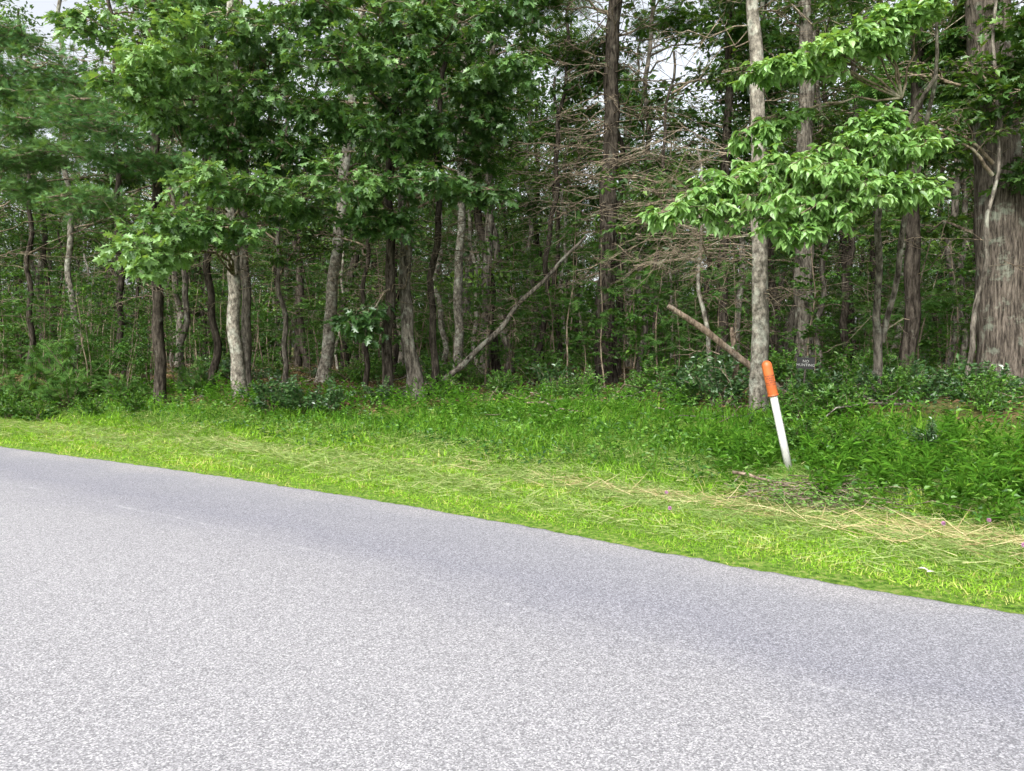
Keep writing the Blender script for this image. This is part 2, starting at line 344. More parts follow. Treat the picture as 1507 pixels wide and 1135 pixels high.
# --- other individual stems
stems=[(570,580,17.5,16,B_dark,'hemlock_tree',14),(632,655,18.5,12,B_dark,'maple_tree',11),(672,682,23,14,B_pale,'pine_tree',16),(712,728,26,15,B_mid,'maple_tree',15),
 (363,362,23,15,B_mid,'maple_tree',16),(475,535,25,19,B_pale,'maple_tree',14),(315,308,22,12,B_dark,'maple_tree',13),(420,405,22,8,B_mid,'maple_tree',9),
 (112,100,24,10,B_pale,'birch_tree',13),(1182,1178,21,29,B_mid,'oak_tree',15),(1337,1340,15.2,23,B_dark,'hemlock_tree',13),(535,545,22,8,B_dark,'maple_tree',9),
 (790,840,24,9,B_dark,'maple_tree',13),(820,815,26,8,B_dark,'maple_tree',10),(955,985,21,8,B_dark,'maple_tree',9),(1045,1000,15,8,B_pale,'maple_tree',5),(1240,1250,23,12,B_dark,'maple_tree',12),
 (1060,1068,25,16,B_dark,'hemlock_tree',16),(45,50,23,9,B_dark,'maple_tree',10),(750,700,30,12,B_mid,'maple_tree',14),(1140,1120,27,12,B_dark,'maple_tree',14),(1400,1395,22,12,B_mid,'maple_tree',14),(180,175,24,10,B_dark,'pine_tree',14),(268,285,25,10,B_mid,'maple_tree',14)]
for pb,pt,d,dp,bk,nm,H in stems:
    mb=MB();x=(pb-753)/1130*d;x2=(pt-753)/1130*d;y=d;z=gz(x,y);r=dp/1130*d/2
    sl=(x2-x)*H/(9.0 if d<24 else 12.)
    P=trunk(mb,vert(x,y,r,H,(sl,0),.45),0,9 if dp<14 else 12,.07 if dp<14 else .03,.35)
    dead_branches(mb,P,int(H*2.2),2.2,H*.8,(.5,2.),1,.05,5,.012)
    kind=HEM if 'hem' in nm else (PINE if 'pine' in nm else GEN);lmm=M_hem if 'hem' in nm else (M_pine if 'pine' in nm else M_gen)
    for i in range(int(H*.8)):
        th=rng.uniform(0,6.28);zz=z+H*rng.uniform(.4,1.0);l=rng.uniform(.5,2)
        cx=x+sl*(zz-z)/H;c=np.array([cx+l*math.cos(th),y+l*math.sin(th)+.5,zz])
        pad(mb,(cx,y,zz-.5),c,(1.1,1.1,.35),8,50,6,kind,.17 if kind is GEN else .3,2,1,.45,nup=.5)
    mb.obj(nm,[bk,B_twig,lmm],(x,y,z))

# --- vine-like curving sapling beside big oak
mb=MB();x,y=7.45,12.7;z=gz(x,y)
trunk(mb,[(x,y,z-.1,.05),(x+.15,y,z+1.2,.045),(x+.25,y,z+2.0,.04),(x+.35,y,z+3.0,.035),(x+.7,y+.2,z+4.2,.03),(x+.5,y+.3,z+5.6,.03),(x+.8,y+.4,z+8,.02)],0,8,.05,.2)
for i in range(5):
    c=np.array([x+rng.uniform(-.6,1.2),y+rng.uniform(-.5,.8),z+rng.uniform(4.5,8)]);pad(mb,(x+.6,y+.3,c[2]-.6),c,(.7,.7,.3),8,30,6,GEN,.14,2,1,.5)
mb.obj('maple_tree',[B_mid,B_twig,M_gen],(x,y,z))

# --- fallen / leaning wood
mb=MB();trunk(mb,[(2.95,14.6,2.5,.055),(3.7,14.7,2.0,.06),(4.6,14.8,1.38,.065),(5.4,14.9,.75,.065)],0,9,.03,0,.16)
trunk(mb,[(4.42,15.0,.6,.08),(4.34,15.0,1.5,.07),(4.28,15.05,2.1,.04)],0,9,.02,.2,.18)
dead_branches(mb,np.array([[3,14.6,1.],[4,14.7,1.6],[4.5,14.8,2.4]]),7,1.2,2.3,(.3,.8),0)
mb.obj('fallen_log',[B_tan],(4.5,14.8,.7))
mb=MB();trunk(mb,[(-2.1,19,.5,.09),(-1.75,18.9,.9,.08),(-.4,18.9,2.1,.065),(.7,19,3.3,.05),(1.75,19.2,4.5,.03)],0,10,.06,.1,.1)
P=np.array([[-1.5,18.9,1.2],[0,18.9,2.6],[1.5,19.1,4.2]]);dead_branches(mb,P,14,1.3,4.3,(.5,1.5),1)
mb.obj('fallen_tree',[B_mid,B_twig],(-2.1,19,.5))
mb=MB()
for i in range(520):
    s=rng.uniform(6,26);x=rng.uniform(-20,16);y=ye(x)+s/NY;z=gz(x,y)+.03;l=rng.uniform(.3,2.2);th=rng.uniform(0,6.28)
    a=np.array([[x,y,z]]);b=np.array([[x+l*math.cos(th),y+l*math.sin(th),gz(x+l*math.cos(th),y+l*math.sin(th))+rng.uniform(.02,.4)]])
    tubes(mb,curve_batch(a,b,5,.02,.1),np.linspace(rng.uniform(.01,.035),.006,5)[None],4,0 if rng.random()<.5 else 1)
mb.obj('fallen_branches',[B_twig,B_mid])

# ------------------------------------------------------------------ background forest (instances)
def bgtree(kind,seed,H):
    mb=MB();r=rng.uniform(.06,.22);ln=rng.uniform(-1.3,1.3)
    P=trunk(mb,[(0,0,-.3,r),(ln*.4+rng.uniform(-.3,.3),0,H*.5,r*.75),(ln,0,H,r*.3)],0,8,.08,.3)
    dead_branches(mb,P,20,2,H*.6,(.5,2.4),1,.05,2,.015,rs=.008)
    nc=40 if kind=='d' else 48
    z=H*rng.uniform(.36,1.,nc);z[:5]=H*rng.uniform(.14,.34,5)
    rad=(2.5*np.sin(np.clip((z/H-.1)/.95,0,1)*np.pi)**.6+.5) if kind=='d' else (1-z/H)*2.4+.5
    th=rng.uniform(0,6.28,nc);l=rad*rng.uniform(.3,1,nc)
    px=np.interp(z,P[:,2],P[:,0])
    A=np.stack([px,0*z,z-.4],1);B=np.stack([px+np.cos(th)*l,np.sin(th)*l,z],1)
    br=curve_batch(A,B,5,.05,.1);tubes(mb,br,np.linspace(.03,.008,5)[None].repeat(nc,0),3,1)
    per=74 if kind=='d' else 38
    m=nc*per;j=np.repeat(np.arange(nc),per)
    sp=np.array([.5,.5,.16])
    pos=B[j]+rng.normal(0,1,(m,3))*sp
    if kind=='p': pos=A[j]+(B[j]-A[j])*rng.uniform(.3,1.2,(m,1))+rng.normal(0,1,(m,3))*[.35,.35,.1]
    a=rng.normal(0,1,(m,3))*[1,1,.4]+[0,0,-.25];n=rng.normal(0,.5,(m,3))+[0,0,1]
    tv=np.clip(.45+rng.normal(0,.18,nc)[j]+rng.normal(0,.15,m),0,1)
    scatter(mb,GEN if kind=='d' else (HEM if seed%2 else PINE),pos,a,n,(.21 if kind=='d' else .38)*rng.uniform(.7,1.2,m),2,tv)
    return mb.mesh('forest_tree',[[B_dark,B_mid,B_dark,B_pale,B_mid][seed%5],B_twig,M_gen if kind=='d' else (M_hem if seed%2 else M_pine)])
def sapling(seed):
    mb=MB();H=rng.uniform(2,5)
    P=trunk(mb,[(0,0,-.1,.022),(rng.uniform(-.2,.2),0,H*.5,.017),(rng.uniform(-.4,.4),rng.uniform(-.3,.3),H,.006)],0,5,.04,0)
    nc=20;z=H*rng.uniform(.25,1,nc);th=rng.uniform(0,6.28,nc);l=rng.uniform(.3,1.2,nc)
    A=np.stack([np.interp(z,P[:,2],P[:,0]),0*z,z-.1],1);B=A+np.stack([np.cos(th)*l,np.sin(th)*l,rng.uniform(0,.3,nc)],1)
    br=curve_batch(A,B,5,.05,.12);tubes(mb,br,np.linspace(.007,.002,5)[None].repeat(nc,0),3,0)
    leaves_on(mb,br,28 if seed%3!=2 else 16,HEM if seed%3==2 else GEN,.13 if seed%3!=2 else .24,1,.46,.3,.4,.2,1.2)
    return mb.mesh('sapling',[B_twig,M_hem if seed%3==2 else M_und])
def shrub(seed,tm=GEN,mat=None,size=.11,n=900):
    mb=MB();k=26
    th=rng.uniform(0,6.28,k);l=rng.uniform(.15,.75,k);B=np.stack([np.cos(th)*l,np.sin(th)*l,rng.uniform(.3,1.,k)*(1.1-.5*l)],1)
    br=curve_batch(np.zeros((k,3)),B,5,.05,.12);tubes(mb,br,np.linspace(.012,.004,5)[None].repeat(k,0),3,0)
    leaves_on(mb,br,n//k,tm,size,1,.55,.05,.7,.35,1.1)
    return mb.mesh('shrub',[B_twig,mat or M_und])
def inst(me,parent,name,x,y,sc,rz=None,dz=0.,tilt=0.):
    o=bpy.data.objects.new(name,me);S.collection.objects.link(o);o.parent=parent
    o.location=(x,y,gz(x,y)+dz);o.scale=(sc*random.uniform(.9,1.1),sc*random.uniform(.9,1.1),sc*random.uniform(.9,1.1))
    o.rotation_euler=(random.uniform(-tilt,tilt),random.uniform(-tilt,tilt),random.uniform(0,6.28) if rz is None else rz);return o
def empty(name):
    e=bpy.data.objects.new(name,None);S.collection.objects.link(e);return e

bgs=[bgtree('d' if i%5<3 else 'p',i,random.uniform(13,19)) for i in range(12)]
E=empty('background_forest');cnt=0
for gy in np.arange(20,80,3.7):
    for gx in np.arange(-80,75,3.9):
        x=gx+random.uniform(-2.4,2.4);y=gy+random.uniform(-2.,2.);s=float(sd(x,y))
        if abs(x)>.70*y+5: continue
        inview=abs(x)<.70*y
        if s<(15 if inview else 7): continue
        if random.random()<(.22 if .0<x/y<.16 else .12): continue
        inst(random.choice(bgs),E,'forest_tree',x,y,random.uniform(.7,1.35),tilt=.07);cnt+=1
# trees continuing to both sides along the road
for i in range(40):
    x=random.choice([random.uniform(-60,-19),random.uniform(14,45)]);s=random.uniform(7,22);y=float(ye(x))+s/NY
    if abs(x)<.72*y+1.5 and y>0 : continue
    inst(random.choice(bgs),E,'forest_tree',x,y,random.uniform(.8,1.2),tilt=.04)
saps=[sapling(i) for i in range(9)]
E=empty('forest_understory')
for i in range(450):
    y=19+41*random.random()**1.1;x=random.uniform(-.72,.72)*y;s=float(sd(x,y))
    if s<11: continue
    inst(random.choice(saps),E,'sapling',x,y,random.uniform(.6,1.4),tilt=.12)
for i in range(75):
    x=random.uniform(-17,-9.5);y=random.uniform(18.8,25)
    if sd(x,y)<4.6: continue
    inst(random.choice(saps),E,'sapling',x,y,random.uniform(.5,1.),tilt=.12)
shr=[shrub(i) for i in range(4)]+[shrub(i,GEN,M_laur,.12,700) for i in range(2)]
for i in range(360):
    y=14+44*random.random()**1.1;x=random.uniform(-.72,.72)*y;s=float(sd(x,y))
    if s<9: continue
    inst(random.choice(shr),E,'shrub',x,y,random.uniform(.35,1.2),dz=-.05)
print('bg',cnt)

# distant dense tree line closing the view
E=empty('distant_treeline')
for i in range(120):
    y=random.uniform(78,94);x=random.uniform(-.85,.8)*y
    o=inst(random.choice(bgs[:3]),E,'forest_tree',x,y,random.uniform(.95,1.3),dz=-3.5)
for i in range(130):
    y=random.uniform(54,84);x=random.uniform(-.85,.8)*y
    inst(random.choice(shr),E,'shrub',x,y,random.uniform(3,6),dz=-.2)

# --- individually placed shrubs near the verge
lau=[shrub(i,GEN,M_laur,.10,1500) for i in range(3)];hems=[shrub(i,HEM,M_hem,.18,700) for i in range(3)]
brt=[shrub(i,GEN,M_und,.11,1500) for i in range(2)]
for nm,ms,L in [('laurel_shrub',lau,[(-4.6,16.6,1.1),(-5.3,17,1.0),(-3.9,16.6,.8),(4.0,14.6,1.2),(3.5,15.4,1.0),(7.3,12.2,.9),(6.6,12.4,.8),(8.1,12.3,.8),(8.7,12.,.8),(6.,12.6,.6),(-2.9,17,.7),(5.4,13.6,.9),(6.4,13.4,.9),(7.9,10.4,.5),(5.2,9.6,.45)]),
                ('hemlock_shrub',hems,[(-11.6,20,1.2),(-10.2,20.2,1.0),(-13.2,20.3,1.4),(-8.6,21,1.),(-12,21.5,2.),(7.2,14.2,1.0)]),
                ('leafy_bush',brt,[(-11.4,18.4,.7),(-12.3,18.9,.9),(-13.3,19.3,1.1),(-10.2,18.6,.6),(-9.2,18.6,.6),(4.3,11.6,.8),(4.9,11.2,.6),(5.8,11.6,.6),(-1.6,17.8,.7),(-.2,18.4,.7),(5.2,12.4,.8),(6.9,11.2,.6),(1.2,17.5,.6),(2.6,16.5,.6),(3.2,15,.7),(4.3,9.8,.5),(3.95,10.6,.6),(8.3,11.,.6),(6.3,10.2,.5),(7.3,9.8,.45)])]:
    for x,y,sc in L:
        o=inst(random.choice(ms),None,nm,x,y,sc,dz=-.05)

# ------------------------------------------------------------------ ground
def axis(a,b,n,lo,hi):
    c=np.linspace(a,b,n);st=(b-a)/(n-1);l=[];v=a;d=st
    while v>lo: d*=1.18;v-=d;l.append(v)
    r=[];v=b;d=st
    while v<hi: d*=1.18;v+=d;r.append(v)
    return np.array(l[::-1]+list(c)+r)
gx=axis(-17,14,200,-420,420);gy=axis(-2,32,220,-300,520)
X,Y=np.meshgrid(gx,gy);Z=hgt(X,Y)
nx,ny=len(gx),len(gy);V=np.stack([X,Y,Z],-1).reshape(-1,3)
i=(np.arange(ny-1)[:,None]*nx+np.arange(nx-1)).ravel()
F=np.stack([np.stack([i,i+1,i+nx+1],1),np.stack([i,i+nx+1,i+nx],1)],1).reshape(-1,3)
mb=MB();mb.add(V,F,0,.5,True)
def edge_wood(x): return 6.3+np.interp(x,[-14,-8,-4,-1,1,4,6,9],[-1.2,-.9,-1.0,.6,2.,1.4,-.2,-.5])
m,nt,N,L=newmat('forest_floor_and_verge')
at=N.new('ShaderNodeAttribute');at.attribute_name='wood'
tc=N.new('ShaderNodeTexCoord')
n=N.new('ShaderNodeTexNoise');n.inputs['Scale'].default_value=9;n.inputs['Detail'].default_value=9;n.inputs['Roughness'].default_value=.75;L.new(tc.outputs['Object'],n.inputs['Vector'])
rl=ramp(N,[(.3,(.03,.022,.013)),(.5,(.11,.075,.038)),(.7,(.28,.19,.09))]);L.new(n.outputs[0],rl.inputs[0])
n2=N.new('ShaderNodeTexNoise');n2.inputs['Scale'].default_value=22;n2.inputs['Detail'].default_value=8;L.new(tc.outputs['Object'],n2.inputs['Vector'])
rg=ramp(N,[(.3,(.04,.09,.012)),(.5,(.12,.22,.03)),(.72,(.28,.3,.10))]);L.new(n2.outputs[0],rg.inputs[0])
n3=N.new('ShaderNodeTexNoise');n3.inputs['Scale'].default_value=.7;n3.inputs['Detail'].default_value=4;L.new(tc.outputs['Object'],n3.inputs['Vector'])
r3=ramp(N,[(.44,(0,0,0)),(.58,(.75,.75,.75))]);L.new(n3.outputs[0],r3.inputs[0])
mg=N.new('ShaderNodeMix');mg.data_type='RGBA';L.new(r3.outputs[0],mg.inputs[0]);L.new(rl.outputs[0],mg.inputs[6]);mg.inputs[7].default_value=(.05,.11,.018,1)
mx=N.new('ShaderNodeMix');mx.data_type='RGBA';L.new(at.outputs['Fac'],mx.inputs[0]);L.new(rg.outputs[0],mx.inputs[6]);L.new(mg.outputs[2],mx.inputs[7])
p=N.new('ShaderNodeBsdfPrincipled');p.inputs['Roughness'].default_value=.95;p.inputs['Specular IOR Level'].default_value=.1;L.new(mx.outputs[2],p.inputs['Base Color'])
b=N.new('ShaderNodeBump');b.inputs['Strength'].default_value=.8;b.inputs['Distance'].default_value=.05;L.new(n.outputs[0],b.inputs['Height']);L.new(b.outputs[0],p.inputs['Normal'])
o=N.new('ShaderNodeOutputMaterial');L.new(p.outputs[0],o.inputs[0])
g=mb.obj('ground',[m])
wv=np.clip((sd(V[:,0],V[:,1])-edge_wood(V[:,0])+.7*wob(V[:,0],V[:,1],1.1))/1.2+.5,0,1).astype(np.float32)
a=g.data.attributes.new('wood','FLOAT','POINT');a.data.foreach_set('value',wv)

# ------------------------------------------------------------------ road
xs=np.concatenate([np.linspace(-130,-16,120),np.linspace(-15.8,12,500),np.linspace(12.5,130,120)])
ss=np.array([0,-.03,-.08,-.3,-1,-1.8,-2.6,-4,-5.5,-7.0])
ex=xs;eyv=ye(xs)
jit=.02*wob(xs,xs*.3,3.)+.012*rng.normal(0,1,len(xs))
V=[];SS=[]
for k,s in enumerate(ss):
    s2=s+ (jit if k<3 else 0)
    zz=-.035 if k==0 else (0.0 if k==1 else .004+ .012*min(1,-s/3.5))
    V.append(np.stack([ex+NX*s2,eyv+NY*s2,np.full(len(ex),zz)],1));SS.append(np.full(len(ex),s))
V=np.concatenate(V);n_=len(xs)
i=(np.arange(len(ss)-1)[:,None]*n_+np.arange(n_-1)).ravel()
F=np.stack([np.stack([i,i+n_,i+n_+1],1),np.stack([i,i+n_+1,i+1],1)],1).reshape(-1,3)
mb=MB();mb.add(V,F,0,.5,True)
m,nt,N,L=newmat('asphalt')
tc=N.new('ShaderNodeTexCoord');at=N.new('ShaderNodeAttribute');at.attribute_name='across'
vo=N.new('ShaderNodeTexVoronoi');vo.inputs['Scale'].default_value=150;L.new(tc.outputs['Object'],vo.inputs['Vector'])
sp=N.new('ShaderNodeSeparateColor');L.new(vo.outputs['Color'],sp.inputs[0])
rs=ramp(N,[(0,(.14,.14,.15)),(.35,(.215,.214,.228)),(.75,(.315,.312,.33)),(1,(.46,.455,.47))]);L.new(sp.outputs[0],rs.inputs[0])
nn=N.new('ShaderNodeTexNoise');nn.inputs['Scale'].default_value=55;nn.inputs['Detail'].default_value=6;nn.inputs['Roughness'].default_value=.75;L.new(tc.outputs['Object'],nn.inputs['Vector'])
rn=ramp(N,[(.32,(.8,.8,.81)),(.66,(1.18,1.18,1.18))]);L.new(nn.outputs[0],rn.inputs[0])
m1=N.new('ShaderNodeMix');m1.data_type='RGBA';m1.blend_type='MULTIPLY';m1.inputs[0].default_value=1;L.new(rs.outputs[0],m1.inputs[6]);L.new(rn.outputs[0],m1.inputs[7])
nb=N.new('ShaderNodeTexNoise');nb.inputs['Scale'].default_value=.8;nb.inputs['Detail'].default_value=6;L.new(tc.outputs['Object'],nb.inputs['Vector'])
ad=N.new('ShaderNodeMath');ad.operation='MULTIPLY_ADD';ad.inputs[1].default_value=1.2;L.new(nb.outputs[0],ad.inputs[0]);L.new(at.outputs['Fac'],ad.inputs[2])
mr=N.new('ShaderNodeMapRange');mr.inputs[1].default_value=-6.45;mr.inputs[2].default_value=.6;L.new(ad.outputs[0],mr.inputs[0])
rw=ramp(N,[(0,(.94,.94,.96)),(.18,(.95,.95,.97)),(.33,(1.07,1.07,1.06)),(.55,(1.09,1.09,1.08)),(.68,(1.03,1.03,1.03)),(.8,(.82,.83,.89)),(.93,(.9,.91,.94)),(1,(1.1,1.08,1.05))]);L.new(mr.outputs[0],rw.inputs[0])
m2=N.new('ShaderNodeMix');m2.data_type='RGBA';m2.blend_type='MULTIPLY';m2.inputs[0].default_value=1;L.new(m1.outputs[2],m2.inputs[6]);L.new(rw.outputs[0],m2.inputs[7])
last=m2.outputs[2]
for cpos,wd,th in [(-1.82,.035,.545),(-2.62,.03,.61)]:
    q0=N.new('ShaderNodeTexNoise');q0.inputs['Scale'].default_value=1.4;q0.inputs['Detail'].default_value=9;q0.inputs['Roughness'].default_value=.7;L.new(tc.outputs['Object'],q0.inputs['Vector'])
    s0=N.new('ShaderNodeMath');s0.operation='MULTIPLY_ADD';s0.inputs[1].default_value=.28;L.new(q0.outputs[0],s0.inputs[0]);L.new(at.outputs['Fac'],s0.inputs[2])
    s1=N.new('ShaderNodeMath');s1.operation='ADD';s1.inputs[1].default_value=-cpos-.14;L.new(s0.outputs[0],s1.inputs[0])
    s2=N.new('ShaderNodeMath');s2.operation='ABSOLUTE';L.new(s1.outputs[0],s2.inputs[0])
    s3=N.new('ShaderNodeMapRange');s3.inputs[1].default_value=wd;s3.inputs[2].default_value=wd*.1;L.new(s2.outputs[0],s3.inputs[0])
    q=N.new('ShaderNodeTexNoise');q.inputs['Scale'].default_value=2.2;q.inputs['Detail'].default_value=12;q.inputs['Roughness'].default_value=1.;L.new(tc.outputs['Object'],q.inputs['Vector'])
    q2=N.new('ShaderNodeMapRange');q2.inputs[1].default_value=th-.05;q2.inputs[2].default_value=th+.06;L.new(q.outputs[0],q2.inputs[0])
    q3=N.new('ShaderNodeMath');q3.operation='MULTIPLY';L.new(s3.outputs[0],q3.inputs[0]);L.new(q2.outputs[0],q3.inputs[1])
    q4=N.new('ShaderNodeMath');q4.operation='MULTIPLY';q4.inputs[1].default_value=.6;L.new(q3.outputs[0],q4.inputs[0])
    mm=N.new('ShaderNodeMix');mm.data_type='RGBA';L.new(q4.outputs[0],mm.inputs[0]);L.new(last,mm.inputs[6]);mm.inputs[7].default_value=(.54,.54,.55,1);last=mm.outputs[2]
p=N.new('ShaderNodeBsdfPrincipled');p.inputs['Roughness'].default_value=.85;p.inputs['Specular IOR Level'].default_value=.25;L.new(last,p.inputs['Base Color'])
b=N.new('ShaderNodeBump');b.inputs['Strength'].default_value=.2;b.inputs['Distance'].default_value=.004;L.new(vo.outputs['Distance'],b.inputs['Height']);L.new(b.outputs[0],p.inputs['Normal'])
o=N.new('ShaderNodeOutputMaterial');L.new(p.outputs[0],o.inputs[0])
r=mb.obj('road',[m])
a=r.data.attributes.new('across','FLOAT','POINT');a.data.foreach_set('value',np.concatenate(SS).astype(np.float32))

# ------------------------------------------------------------------ grass
def field(n,x0,x1,s0,s1):
    x=rng.uniform(x0,x1,n);s=rng.uniform(s0,s1,n);y=ye(x)+s/NY
    d=np.hypot(x,y);k=rng.random(n)<np.minimum(1,(6.5/d)**1.3)
    x,y,s,d=x[k],y[k],s[k],d[k]
    k=(np.abs(x)<.75*np.maximum(y,0)+1.5)
    return x[k],y[k],s[k],d[k]
def blades(mb,x,y,L,tilt,tint,mat,wid=1.,zoff=0.,azm=None):
    n=len(x);th=rng.uniform(0,6.28,n) if azm is None else azm
    c=np.stack([np.cos(th)*tilt,np.sin(th)*tilt,np.ones(n)],1)
    pos=np.stack([x,y,hgt(x,y)+zoff-.005],1)
    nn=np.stack([np.cos(th),np.sin(th),0*th],1)+rng.normal(0,.4,(n,3))
    tm=(BLADE[0]*[wid,1,1],BLADE[1])
    scatter(mb,tm,pos,c,nn,L,mat,np.clip(tint,0,1))
mb=MB()
x,y,s,d=field(560000,-20,9,-.05,4.6)
pt=wob(x,y,1.4,.5);cl=wob(x,y,7.,2.)
lim=3.4+.5*wob(x,y,.9,2.)
k=(s<lim+.4)
x,y,s,d,pt,cl=x[k],y[k],s[k],d[k],pt[k],cl[k]
L_=rng.uniform(.025,.07,len(x))*(d/7)**.5*(1+.35*pt+.5*cl)
edge=np.clip(s/.3,0.55,1)
blades(mb,x,y,L_*edge*np.where(s>2.8,1.5,1),np.abs(rng.normal(1.1,.9,len(x))),.5+.2*pt+.16*cl+rng.normal(0,.18,len(x))-.08*(s-1.6)+.35*(rng.random(len(x))<.09),0,1.5)
# cut clippings lying flat
x,y,s,d=field(340000,-20,9,.3,4.4)
w=np.clip(.5+.6*wob(x,y,2.1,4.)+.3*wob(x,y,5.,1.),0,1)*np.clip((s-.2)/1.3,.08,1)
k=(rng.random(len(x))<w);x,y,s,d=x[k],y[k],s[k],d[k];n=len(x)
blades(mb,x,y,rng.uniform(.07,.22,n)*(d/8)**.3,rng.uniform(2,9,n),.42+.2*wob(x,y,1.6)+rng.normal(0,.22,n),1,.42,.025+0*x+rng.uniform(0,.03,n))
mb.obj('mown_grass',[M_grass,M_clip])
mb=MB()
x,y,s,d=field(230000,-20,9,2.6,9.5)
lo=3.3+.5*wob(x,y,.9,2.);hi=edge_wood(x)+.6*wob(x,y,.7)
k=(s>lo)&(s<hi)&(rng.random(len(x))<np.clip((hi-s)/1.2+.15,0,1))
x,y,s,d=x[k],y[k],s[k],d[k]
pt=wob(x,y,1.2,1.5)
blades(mb,x,y,rng.uniform(.08,.25,len(x))*(1+.5*pt)*(d/10)**.4*np.clip(.45+(s-3.2)/2,.45,1),np.abs(rng.normal(.6,.5,len(x))),.5+.2*pt+rng.normal(0,.2,len(x)),0,.8)
mb.obj('tall_grass',[M_tall])
# weeds
mb=MB()
x,y,s,d=field(270000,-20,12,2.8,12.5)
hi=edge_wood(x)+2.2+1.5*wob(x,y,.8,3.);k=(s>3.2+.7*wob(x,y,1.1)-.4*np.clip((x-2)/3,0,1))&(s<hi)&(rng.random(len(x))<.52+.6*wob(x,y,2.2,2.))&(np.hypot(x-3.4,y-9.2)>.3)
x,y,s,d=x[k],y[k],s[k],d[k];n=len(x);pt=wob(x,y,1.7,4.)
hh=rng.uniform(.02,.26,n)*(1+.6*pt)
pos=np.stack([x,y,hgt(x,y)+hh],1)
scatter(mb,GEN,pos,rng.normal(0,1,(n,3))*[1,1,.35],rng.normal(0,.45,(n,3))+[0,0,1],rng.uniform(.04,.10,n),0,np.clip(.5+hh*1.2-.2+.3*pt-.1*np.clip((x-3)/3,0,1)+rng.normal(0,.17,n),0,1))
mb.obj('roadside_weeds',[M_und])
# tall leafy stems (goldenrod-like) rising from the ditch and bank
mb=MB()
x=np.concatenate([rng.uniform(2.6,9,800),rng.uniform(-12,3,420)]);s=np.concatenate([rng.normal(4.0,.7,800),rng.normal(5.9,.8,420)])
y=ye(x)+s/NY
k=(s>2.9)&~((np.abs(x-y*.355)<.3)&(y<9.5));x,s,y=x[k],s[k],y[k];n=len(x)
A=np.stack([x,y,hgt(x,y)],1);h=rng.uniform(.2,.55,n)*(1+.3*wob(x,y,1.5));B=A+np.stack([rng.normal(0,.1,n),rng.normal(0,.1,n),h],1)
P=curve_batch(A,B,5,0,.06);tubes(mb,P,np.linspace(.004,.0015,5)[None].repeat(n,0),3,0,.4)
leaves_on(mb,P,16,LAN,.13,0,.36,-.15,.5,.1,1.0)
mb.obj('tall_leafy_weeds',[M_tall])
# straw / cut stalks
mb=MB()
x,y,s,d=field(110000,-18,9,.3,5)
w=np.exp(-((s-2.4-.4*wob(x,y,.8))/.65)**2)*np.clip((x+2)/4,.12,1);k=(rng.random(len(x))<w*.6)&(wob(x,y,1.9,2.)>-.2)
x,y=x[k],y[k];n=len(x)
blades(mb,x,y,rng.uniform(.12,.42,n),rng.uniform(2,12,n),.5+rng.normal(0,.22,n),0,.22,.05,rng.normal(-.3,1.1,n)+np.pi*(rng.random(n)<.5))
mb.obj('dry_cut_straw',[M_straw])
# leaf litter
mb=MB()
x=rng.uniform(-24,18,34000);s=rng.uniform(4.8,24,34000);y=ye(x)+s/NY;k=(s>edge_wood(x)-.2)&(np.abs(x)<.8*y);x,y=x[k],y[k];n=len(x)
scatter(mb,GEN,np.stack([x,y,hgt(x,y)+.02],1),rng.normal(0,1,(n,3))*[1,1,.2],rng.normal(0,.3,(n,3))+[0,0,1],rng.uniform(.07,.14,n),0,rng.uniform(0,1,n))
mb.obj('leaf_litter',[M_litter])
# brush pile with cut stems
mb=MB()
cx,cy=3.05,8.4
A=np.stack([cx+rng.normal(0,.4,60),cy+rng.normal(0,.25,60),np.zeros(60)],1);A[:,2]=hgt(A[:,0],A[:,1])+rng.uniform(.04,.16,60)
th=rng.normal(-.6,.5,60);l=rng.uniform(.3,1.1,60)
B=A+np.stack([np.cos(th)*l,np.sin(th)*l,rng.uniform(-.03,.05,60)],1);B[:,2]=hgt(B[:,0],B[:,1])+rng.uniform(.04,.16,60)
P=curve_batch(A,B,5,.03,.1);tubes(mb,P,np.linspace(.007,.003,5)[None].repeat(60,0),3,0)
leaves_on(mb,P[:50],26,GEN,.06,1,.85,.1,.8)
a=np.array([[2.6,9.0,gz(2.6,9)+.2]]);b_=np.array([[3.15,8.7,gz(3.15,8.7)+.08]]);tubes(mb,curve_batch(a,b_,5,.02,.06),np.array([[.02,.019,.018,.017,.015]]),7,2,cap=True)
mb.obj('brush_pile',[B_twig,M_hem,B_tan])
# clover flowers
mb=MB()
for fx,fy in [(1.45,7.1),(3.85,5.75),(3.72,6.6),(4.3,6.9),(1.6,8.0)]:
    z=gz(fx,fy);tubes(mb,np.array([[fx,fy,z],[fx+.01,fy,z+.1],[fx+.02,fy,z+.15]]),np.array([.002,.002,.002]),3,0)
    n=60;u=nrm(rng.normal(0,1,(n,3)));scatter(mb,GEN,np.array([[fx+.02,fy,z+.155]])+u*.004,u,rng.normal(0,1,(n,3)),.018,1,.5)
mb.obj('clover_flowers',[M_tall,plain('clover_pink',(.5,.25,.42))])
# pale dead leaf at road edge
mb=MB()
for q in range(3):
    scatter(mb,DOG,np.array([[2.96,5.42,gz(2.98,5.45)+.04+.01*q]]),np.array([[math.cos(q*1.4),math.sin(q*1.4),.15]]),np.array([[.1,-.2,1.]]),.055,0,.5)
mb.obj('bleached_leaf',[plain('bleached_leaf',(.5,.48,.4))])

